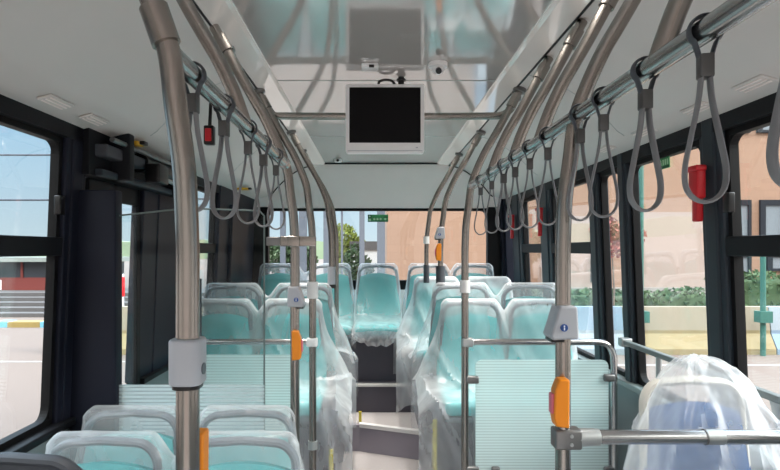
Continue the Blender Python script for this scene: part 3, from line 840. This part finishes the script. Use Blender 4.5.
# left poles
p = pole('near left pole carrying a grey cuff box, closest to the camera', -1, -.289, .88, 0, ('floor',))
bm = bmesh.new(); prism(bm, rrect(.050, .056, .018), S-.206, S-.136, 'z')
c = obj('charger_cuff', bm, M['plgrey'], p, bevel=.004); c['label'] = 'pale grey charger cuff'
obj('cuff_mouth', prismbm(rrect(.042, .048, .016), S-.212, S-.204, 'z'), M['black'], c)
bm = discbm((.0258, -.004, S-.182), .009, 'x', .002); obj('round_sign', bm, M['frame'], c)
stop_box(p, S-.345, front=False, off=.004, side=1.25, btn=False)
bm = bmesh.new(); ring(bm, -1, .318, .375, PR+.0045); obj('rail_joint', bm, M['steel'], p)

p = pole('left pole with blue signed box and orange button at the left screen', -1, -.309, 2.2, 0, ('floor',))
usb_box(p, S-.215, -1); stop_box(p, S-.362, True, .006, -1)
p = pole('slim left pole behind the orange button pole at the first row screen', -1, -.304, 2.78, 0, ('floor',))
bm = bmesh.new(); sweep(bm, [(0, 0, S-.235), (0, 0, S-.155)], .027, 14); obj('white_collar', bm, M['plwhite'], p)
bm = bmesh.new(); sweep(bm, [(.0, 0, .57), (0, 0, .61)], .023, 14); obj('lower_clip', bm, M['alu'], p)
p = pole('left pole with dark sleeve above the seat turned away', -1, -.285, 3.74, S-.19)
bm = bmesh.new(); sweep(bm, [(0, 0, S-.23), (0, 0, S-.11)], .026, 14); obj('sleeve', bm, M['plgrey'], p)
bm = bmesh.new(); sweep(bm, [(0, 0, S-.25), (0, 0, S-.225)], .030, 14); obj('sleeve_foot', bm, M['black'], p)
p = pole('farthest left pole near the rear row', -1, -.300, 4.45, .425)
# right poles
p = pole('near right pole with blue signed box and orange button', 1, .445, 1.35, 0, ('floor',))
usb_box(p, S-.205, 1); stop_box(p, S-.352, True, -.012)
p = pole('right pole at the aisle corner of the right frosted screen', 1, .434, 2.75, 0, ('floor',))
bm = bmesh.new(); sweep(bm, [(0, 0, S-.205), (0, 0, S-.145)], .025, 14); obj('white_collar', bm, M['plwhite'], p)
p = pole('right pole with small box and orange button above the seat turned away', 1, .430, 3.74, S-.20)
usb_box(p, S+.075, 1); stop_box(p, S-.015, True, -.012)
bm = bmesh.new(); sweep(bm, [(0, 0, S-.235), (0, 0, S-.105)], .031, 14); obj('sleeve', bm, M['dkgrey'], p)
p = pole('farthest right pole with dark sleeve near the rear row', 1, .415, 4.60, S-.24)
bm = bmesh.new(); sweep(bm, [(0, 0, S-.265), (0, 0, S-.12)], .024, 14); obj('sleeve', bm, M['dkgrey'], p)
bm = bmesh.new(); sweep(bm, [(0, 0, S+.05), (0, 0, S+.11)], .024, 14); obj('white_collar', bm, M['plwhite'], p)

# overhead rails with hangers
def rail(label, side, xb, ya, yb, hangers):
    xr = xb+side*.030; zr = S+.31
    t = thing('overhead_handrail', label, 'handrail', (xr, 0, zr))
    obj('rail_tube', tube([(0, ya, 0), (0, yb, 0)], .0172, 18), M['steel2'], t)
    bm = bmesh.new(); sweep(bm, [(0, yb-.03, 0), (0, yb+.012, 0)], .0215, 16); obj('end_cap', bm, M['steel2'], t)
    for y in hangers:
        P = smooth_path([(side*(dx(z)-.030), y, z-.31) for z in (.31, .39, .47, .53, .59, .65, .70, .775)], 4)
        h = obj('hanger', tube(P, PR, 14), M['steel'], t)
        bm = bmesh.new(); sweep(bm, [(side*(dx(z)-.03), y, z-.31) for z in (.69, .72, .745)], PR+.005, 14); obj('collar', bm, M['steel'], h)
rail('left overhead steel handrail hung with grey strap handles', -1, -.293, .90, 2.03, (1.42, 1.98))
rail('right overhead steel handrail hung with grey strap handles', 1, .437, -.60, 2.73, (.94, 1.62, 1.93, 2.30))
# more ceiling tubes on the left run, ending in the poles behind
t = thing('crossbar', 'bent steel crossbar under the ceiling behind the monitor', 'crossbar', (0, 2.82, S))
P = [(-.575, -.02, .765), (-.566, 0, .72), (-.548, 0, .688), (-.50, 0, .667), (-.42, 0, .663), (.1, 0, .660), (.55, 0, .663), (.625, 0, .668), (.665, 0, .690), (.685, 0, .72), (.695, -.02, .765)]
obj('tube', tube(smooth_path(P, 5), .0178, 14), M['steel'], t)
for x in (-.572, .692):
    obj('collar', tube([(x, -.02, .735), (x*1.004, -.02, .775)], .025, 14), M['clamp'], t)
# cross bar between the left rear poles
t = thing('side_rail', 'short flat level rail with a dark end beside the left poles', 'rail', (-.309, 2.2, S+.033))
obj('flat_bar', rboxbm(-.052, .085, -.034, -.022, -.019, .019, r=.004), M['steel'], t)
obj('dark_end', rboxbm(-.105, -.052, -.033, -.023, -.017, .017, r=.004), M['clamp'], t)
obj('pole_clasp', rboxbm(-.024, .024, -.038, .0, -.021, .021, r=.005), M['steel'], t)
# wheelchair bay rail in front of the blue seat
t = thing('bay_rail', 'level steel rail from the near right pole across the blue seat', 'rail', (.445, 1.35, S-.443))
obj('tube', tube([(.06, 0, 0), (.80, 0, 0)], .0168, 18), M['steel2'], t)
bm = bmesh.new(); rbox(bm, -.024, .040, -.022, .022, -.025, .022, r=.006)
k = obj('tee_clamp', bm, M['clamp'], t)
bm = bmesh.new(); sweep(bm, [(.03, 0, -.001), (.065, 0, 0), (.085, 0, 0)], [.022, .0205, .0195], 16); obj('socket', bm, M['alu'], t)
bm = bmesh.new()
for zz in (-.011, .009): disc(bm, (.013, -.0235, zz), .0042, 'y', .004, 12)
obj('bolts', bm, M['alu'], k)
bm = bmesh.new(); sweep(bm, [(.335, 0, 0), (.378, 0, 0)], .0185, 18); obj('sleeve', bm, M['alu'], t)
bm = bmesh.new(); sweep(bm, [(.334, 0, 0), (.337, 0, 0)], .0188, 18); obj('sleeve_ring', bm, M['clamp'], t)

# ------------------------------------------------------------------ strap handles
def make_strap(name):
    t = thing(name, '', 'strap handle')
    L = .245
    # two strands running into the loop: flat band in the x-z plane
    pts = [(-.005, 0, -.058), (-.009, 0, -.10), (-.0195, 0, -.155), (-.0265, 0, -.195), (-.0245, 0, -.222), (-.014, 0, -.237), (0, 0, -.242),
           (.014, 0, -.237), (.0245, 0, -.222), (.0265, 0, -.195), (.0195, 0, -.155), (.009, 0, -.10), (.005, 0, -.058)]
    obj('strap_band', tube(smooth_path(pts, 5), 0, 10, ell=(.0105, .0028)), M['strap'], t)
    bm = bmesh.new(); rbox(bm, -.0095, .0095, -.011, .011, -.068, -.034, r=.003); obj('buckle', bm, M['buckle'], t)
    hp = [(.0205*math.sin(a), 0, .0205*math.cos(a)) for a in [PI*2*k/20 for k in range(1, 20)]]
    hp = [(.007, 0, -.040)]+[(.0215*math.cos(a), 0, .0215*math.sin(a)) for a in [math.radians(-50+280*k/18) for k in range(19)]]+[(-.007, 0, -.040)]
    obj('rail_hook', tube(smooth_path(hp, 2), 0, 8, ell=(.0095, .0025)), M['dkgrey'], t)
    return t
st0 = make_strap('strap_handle')
def strap(x, y, label, first=False, rz=0):
    o = st0 if first else copy_tree(st0)
    o.location = (x, y, S+.31); o['label'] = label; o['group'] = 'strap handles'; o.rotation_euler = (0, 0, rz)
ords = ('nearest', 'second', 'third', 'fourth', 'fifth', 'sixth', 'seventh', 'eighth', 'ninth', 'tenth', 'eleventh')
for i, y in enumerate((1.01, 1.22, 1.45, 1.65, 1.86)):
    strap(-.323, y, 'grey strap handle on the left handrail, %s from the camera' % ords[i], i == 0, random.uniform(-.25, .25))
for i, y in enumerate((.63, .806, .985, 1.165, 1.30, 1.54, 1.72, 1.90, 2.07, 2.28, 2.52)):
    strap(.467, y, 'grey strap handle on the right handrail, %s from the camera' % ords[i], False, random.uniform(-.25, .25))

# ------------------------------------------------------------------ screens
# right screen behind the near pole
t = thing('partition_screen', 'frosted aqua screen with a steel rail in front of the right seats', 'screen', (0, 2.75, 0), group='frosted seat screens')
obj('panel', prismbm(rrect(.64, .76, .03, cx=.805, cy=S-.91), -.004, .004), M['frost'], t)
P = [(.434, 0, S-.444), (1.06, 0, S-.444), (1.105, 0, S-.450), (1.135, 0, S-.472), (1.150, 0, S-.51), (1.153, 0, S-.56), (1.153, 0, .3), (1.153, 0, .0)]
pp = [Vector(P[0])]+smooth_path(P[1:6], 5)+[Vector(P[6]), Vector(P[7])]
obj('rail', tube(pp, .0155, 14), M['steel2'], t)
for x0, x1, zz in ((.434, .50, S-.625), (1.10, 1.153, S-.615), (.434, .50, S-1.06), (1.10, 1.153, S-1.06), (.56, .60, S-1.06)):
    obj('clip', rboxbm(x0, x1, -.018, .018, zz-.018, zz+.018, r=.008), M['clamp'], t)
obj('rail_bracket', rboxbm(.418, .474, -.022, .022, S-.466, S-.424, r=.008), M['alu'], t)
# left screen of the first row
t = thing('partition_screen', 'frosted aqua screen with a rail in front of the first left row', 'screen', (0, 2.78, 0), group='frosted seat screens')
obj('panel', prismbm(rrect(.46, .76, .03, cx=-.625, cy=S-.89), -.004, .004), M['frost'], t)
obj('clear_pane', prismbm(rrect(.50, .37, .02, cx=-.625, cy=S-.325), -.003, .003), M['clear'], t)
obj('rail', tube([(-.86, 0, S-.448), (-.304, 0, S-.448)], .0145, 14), M['steel2'], t)
obj('rail_bracket', rboxbm(-.335, -.28, -.022, .022, S-.470, S-.428, r=.008), M['plwhite'], t)
obj('side_post', tube([(-.86, 0, .0), (-.86, 0, S-.14)], .0145, 12), M['dkgrey'], t)
# draught screen in front of the doorway, with the navy pocket panel
t = thing('draught_screen', 'tall clear screen with white printed lines behind the second left pair', 'screen', (0, 2.27, 0))
obj('clear_pane', prismbm([(-1.03, S-.535), (-.44, S-.535), (-.44, S+.135), (-.46, S+.155), (-.75, S+.165), (-1.03, S+.135)], -.004, .004), M['clear'], t, smooth=False)
obj('top_edge', tube([(-1.03, 0, S+.136), (-.75, 0, S+.166), (-.46, 0, S+.156), (-.441, 0, S+.135), (-.441, 0, .25)], .0035, 8), M['edge'], t)
obj('printed_pane', boxbm(-1.03, -.44, -.004, .004, .22, S-.537), M['frostw'], t, smooth=False)
for zz in (S-.95, S-1.15): obj('clip', rboxbm(-.46, -.315, -.012, .012, zz-.012, zz+.012, r=.005), M['alu'], t)
o = obj('pocket_panel', rboxbm(-1.20, -1.018, 2.235, 2.30, 0.0, S+.237, r=.008), M['navy']); setp(o, 'tall dark navy panel between the left window and the clear screen', 'panel')

# ------------------------------------------------------------------ left doorway
o = link(bpy.data.objects.new('door_1', None)); o['kind'] = 'structure'; o.location = (-1.20, 0, 0)
for (a, b) in ((2.36, 2.61), (2.62, 2.87)):
    bm = bmesh.new(); f = .018
    for q in ((a, a+f, .06, S+.30), (b-f*1.4, b, .06, S+.30), (a, b, S+.22, S+.30), (a, b, .06, .16)): box(bm, -.012, .012, q[0], q[1], q[2], q[3])
    lf = obj('door_leaf', bm, M['dark'], o, smooth=False, bevel=.006)
    obj('pane', boxbm(-.003, .003, a+f, b-f*1.4, .16, S+.22), M['doorglass'], lf, smooth=False)
    obj('door_seal', boxbm(-.013, .013, b-.006, b+.010, .06, S+.30), M['rubber'], lf, smooth=False)
# door machinery above the doorway
t = thing('door_mechanism', 'dark uncovered door machinery above the left doorway', 'mechanism', (-1.10, 2.8, S+.40))
obj('back_plate', boxbm(-.10, -.03, -.55, .55, -.10, .12), M['dark'], t, smooth=False)
obj('beam', rboxbm(-.06, .02, -.50, .52, -.02, .03, r=.008), M['dkgrey'], t)
obj('lower_beam', rboxbm(-.05, .0, -.50, .52, -.10, -.07, r=.008), M['pillar'], t)
obj('drive_rod', tube([(.03, -.48, .05), (.03, .48, .05)], .011, 10), M['clamp'], t)
obj('motor', tube([(-.01, -.12, .01), (-.01, .20, .01)], .045, 14), M['black'], t)
obj('arm', tube([(.0, .2, -.03), (.05, .30, -.06), (.0, .42, -.07)], .012, 8), M['alu'], t)
obj('bracket', rboxbm(-.06, .05, -.36, -.31, -.10, .10, r=.006), M['dark'], t)
obj('bracket', rboxbm(-.06, .05, .30, .36, -.10, .10, r=.006), M['dark'], t)
o = obj('speaker_box', rboxbm(-1.075, -1.005, 2.66, 2.78, S+.315, S+.405, r=.008), M['black']); setp(o, 'small black box under the left cove behind the yellow handle', 'speaker')

# emergency door handle (yellow) on the cove lip
def yellow_handle(x, y, label):
    z = CZ+cove_z(abs(x-CC))-.012
    t = thing('emergency_valve', label, 'emergency handle', (x, y, z), group='yellow emergency handles')
    obj('yellow_plate', rboxbm(-.05, .05, -.035, .035, -.006, .010, r=.004), M['orange' if False else 'yelloworange'], t)
    for s in (-1, 1): obj('end_bracket', rboxbm(s*.062-.012, s*.062+.012, -.02, .02, -.004, .012, r=.003), M['black'], t)
M['yelloworange'] = mat('valve_yellow', (.72, .40, .03), .4)
yellow_handle(-1.10, 2.56, 'yellow emergency handle on the left cove above the door')
yellow_handle(-1.06, 4.55, 'yellow emergency handle at the far end of the left cove')
# red hammer on the left cove, hanging behind the near pole
t = thing('alarm_button', 'red button in a black holder under the left cove beside the near pole', 'button', (-.740, 2.55, S+.515))
obj('holder', rboxbm(-.022, .022, -.02, .02, -.045, .04, r=.006), M['black'], t); obj('red_face', rboxbm(-.014, .014, -.028, -.018, -.032, .025, r=.004), M['red'], t)
obj('stem', tube([(0, 0, .03), (.0, .02, .16)], .008, 8), M['black'], t)

# emergency hammers on the right pillars
def hammer(y, zc, label, k=1.0):
    t = thing('emergency_hammer', label, 'emergency hammer', (xw(1, zc)-.030, y, zc), group='red emergency hammers')
    obj('holder', rboxbm(-.034*k, .0, -.030*k, .030*k, -.03, .080, r=.006), M['red'], t)
    obj('cap', rboxbm(-.042*k, .0, -.036*k, .036*k, .070, .092, r=.006), M['red'], t)
    obj('handle', rboxbm(-.028*k, -.002, -.018*k, .018*k, -.115, -.028, r=.006), M['red'], t)
hammer(2.115, S+.22, 'red emergency hammer on the nearest right pillar')
hammer(4.14, S+.215, 'red emergency hammer on the second farthest right pillar')
hammer(4.98, S+.215, 'red emergency hammer on the farthest right pillar')
# window latches beside the near pillars
for s, y, lab in ((1, 1.985, 'black latch on the right window edge below the hammer'), (-1, 2.10, 'black latch on the edge of the left window')):
    o = obj('window_latch', rboxbm(-.012, .012, -.018, .018, -.035, .035, r=.004), M['black']); o.location = (xw(s, S+.18)-s*.012, y, S+.165); setp(o, lab, 'latch', 'window latches')

# green exit stickers
t = thing('exit_sticker', 'green sticker on the right window beside the hammer pillar', 'sticker', (xw(1, S+.36)+.027, 2.5, S+.398), group='green window stickers')
t.rotation_euler = (0, math.radians(-2.3), 0); t.scale = (1, 1, .69)
obj('sheet', boxbm(-.001, .001, -.055, .055, -.062, .062), M['green'], t, smooth=False)
obj('upper_band', boxbm(-.0018, -.001, -.055, .055, .012, .062), M['paleg'], t, smooth=False)
bm = bmesh.new(); box(bm, -.0024, -.0018, -.055, .055, .006, .016); box(bm, -.0024, -.0018, -.055, .055, -.062, -.044); box(bm, -.0024, -.0018, .035, .055, -.03, .006)
obj('dark_band', bm, M['dkgreen'], t, smooth=False)
bm = bmesh.new()
for yy in (-.040, -.022, -.004): box(bm, -.0024, -.0018, yy-.005, yy+.005, -.040, -.004)
disc(bm, (-.002, .02, -.010), .007, 'x', .001, 12); box(bm, -.0024, -.0018, .012, .028, -.040, -.018)
obj('pictogram', bm, M['paleg'], t, smooth=False)
t = thing('exit_sticker', 'green sticker along the top of the rear window', 'sticker', ((378-375)*5.48/570, 5.475, S+.305), group='green window stickers')
obj('sheet', boxbm(-.098, .098, -.001, .001, -.035, .035), M['green'], t, smooth=False)
bm = bmesh.new(); box(bm, -.098, -.062, -.0018, -.001, -.035, .035); box(bm, -.062, .098, -.0018, -.001, -.035, -.024); box(bm, .055, .098, -.0018, -.001, .006, .014)
obj('dark_band', bm, M['dkgreen'], t, smooth=False)
bm = bmesh.new(); box(bm, -.092, -.068, -.0026, -.0018, -.024, -.004); disc(bm, (-.08, -.002, .018), .009, 'y', .001, 12)
for xx in (-.035, -.005, .025, .07): disc(bm, (xx, -.002, -.008), .011, 'y', .001, 12)
obj('pictogram', bm, M['paleg'], t, smooth=False)

# cove vents
def vent(s, y, label):
    d = 1.085 if s > 0 else 1.115
    t = thing('air_vent', label, 'vent', (CC+s*d, y, CZ+cove_z(d)-.012), group='small vents on the cove lips'); t.rotation_euler = (0, s*math.radians(14.8), 0)
    obj('frame', rboxbm(-.026, .026, -.070, .070, .004, .012, r=.003), M['cove'], t)
    for k in range(3): obj('louvre', boxbm(-.019+k*.015, -.013+k*.015, -.060, .060, .001, .0045), M['bulk'], t, smooth=False)
for s, ys in ((-1, (1.90, 2.16)), (1, (1.72, 2.02, 2.42, 2.82))):
    for i, y in enumerate(ys):
        vent(s, y, 'pale vent on the %s cove lip, %s from the camera' % ('left' if s < 0 else 'right', ords[i]))

# ------------------------------------------------------------------ window guard rail on the right
t = thing('guard_rail', 'grey flat guard rail with posts below the right windows', 'rail', (1.195, 0, S-.442))
ol = [(-.014, -.010), (.014, -.010), (.014, .012), (-.014, .012)]
obj('flat_bar', prismbm(ol, .45, 2.74), M['railgrey'], t, bevel=.004)
for y in (2.40, 1.60, .9): obj('post', tube([(.0, y, -.01), (.0, y, -.26)], .012, 10), M['alu'], t)
bm = bmesh.new(); prism(bm, [(1.62, 0), (1.72, 0), (1.64, -.22), (1.54, -.22)], -.008, .008, 'x'); obj('brace_plate', bm, M['alu'], t)
obj('wall_clip', rboxbm(-.02, .03, 2.71, 2.76, -.02, .02, r=.005), M['alu'], t)

# ------------------------------------------------------------------ ceiling fittings
Ym = 2.62
t = thing('monitor', 'white framed black monitor hanging from the ceiling centre', 'monitor', (.046, Ym, S+.605))
w, h = .363, .316
bm = bmesh.new(); prism(bm, rrect(w, h, .012), 0.0, .045); obj('housing', bm, M['plwhite'], t, bevel=.004)
obj('screen', boxbm(-w/2+.018, w/2-.018, -.003, .001, -h/2+.046, h/2-.016), M['screen'], t, smooth=False)
bm = bmesh.new(); box(bm, -w/2+.01, w/2-.01, -.002, .0005, -h/2+.008, -h/2+.0105); box(bm, w/2-.04, w/2-.03, -.002, .001, -h/2+.022, -h/2+.026)
obj('bezel_marks', bm, M['plgrey'], t, smooth=False)
bm = bmesh.new(); sweep(bm, [(.075, .02, .15), (.075, .02, .195)], .014, 12); obj('arm', bm, M['black'], t)
bm = bmesh.new(); sweep(bm, [(.075, .02, .178), (.075, .02, .186)], .022, 12); obj('arm_collar', bm, M['black'], t)
P = [(-.03, .01, .158), (-.025, .01, .172), (.0, .01, .180), (.03, .01, .176), (.045, .01, .160)]
obj('cable', tube(smooth_path(P, 5), .006, 8), M['black'], t)
t = thing('dome_camera', 'white dome camera with dark lens on the ceiling right of the monitor', 'camera', ((438-375)*.8*570/188/570, 2.44, S+.80))
t.location.x = 63*2.44/570
bm = bmesh.new(); sweep(bm, [(0, 0, 0), (0, 0, -.018)], .040, 20); obj('base', bm, M['plwhite'], t)
bm = bmesh.new(); bmesh.ops.create_uvsphere(bm, u_segments=20, v_segments=12, radius=.027); bmesh.ops.translate(bm, vec=(0, 0, -.022), verts=bm.verts); obj('dome', bm, M['plwhite'], t)
bm = bmesh.new(); sweep(bm, [(0, -.012, -.032), (0, -.032, -.044)], .013, 14); obj('lens', bm, M['black'], t)
t = thing('ceiling_sensor', 'small white sensor on the ceiling just above the monitor', 'sensor', (-5*2.46/570, 2.46, S+.80))
obj('base', rboxbm(-.036, .036, -.03, .03, -.022, .0, r=.006), M['plwhite'], t)
obj('lens', rboxbm(-.004, .018, -.035, -.028, -.022, -.010, r=.002), M['black'], t)
t = thing('wall_camera', 'small white camera on the bulkhead left of the monitor', 'camera', ((338-375)*5.0/570, 5.0, S+.80))
obj('base', rboxbm(-.03, .03, -.03, .03, -.03, .0, r=.006), M['plwhite'], t); obj('lens', tube([(0, -.03, -.018), (0, -.038, -.020)], .012, 12), M['black'], t)
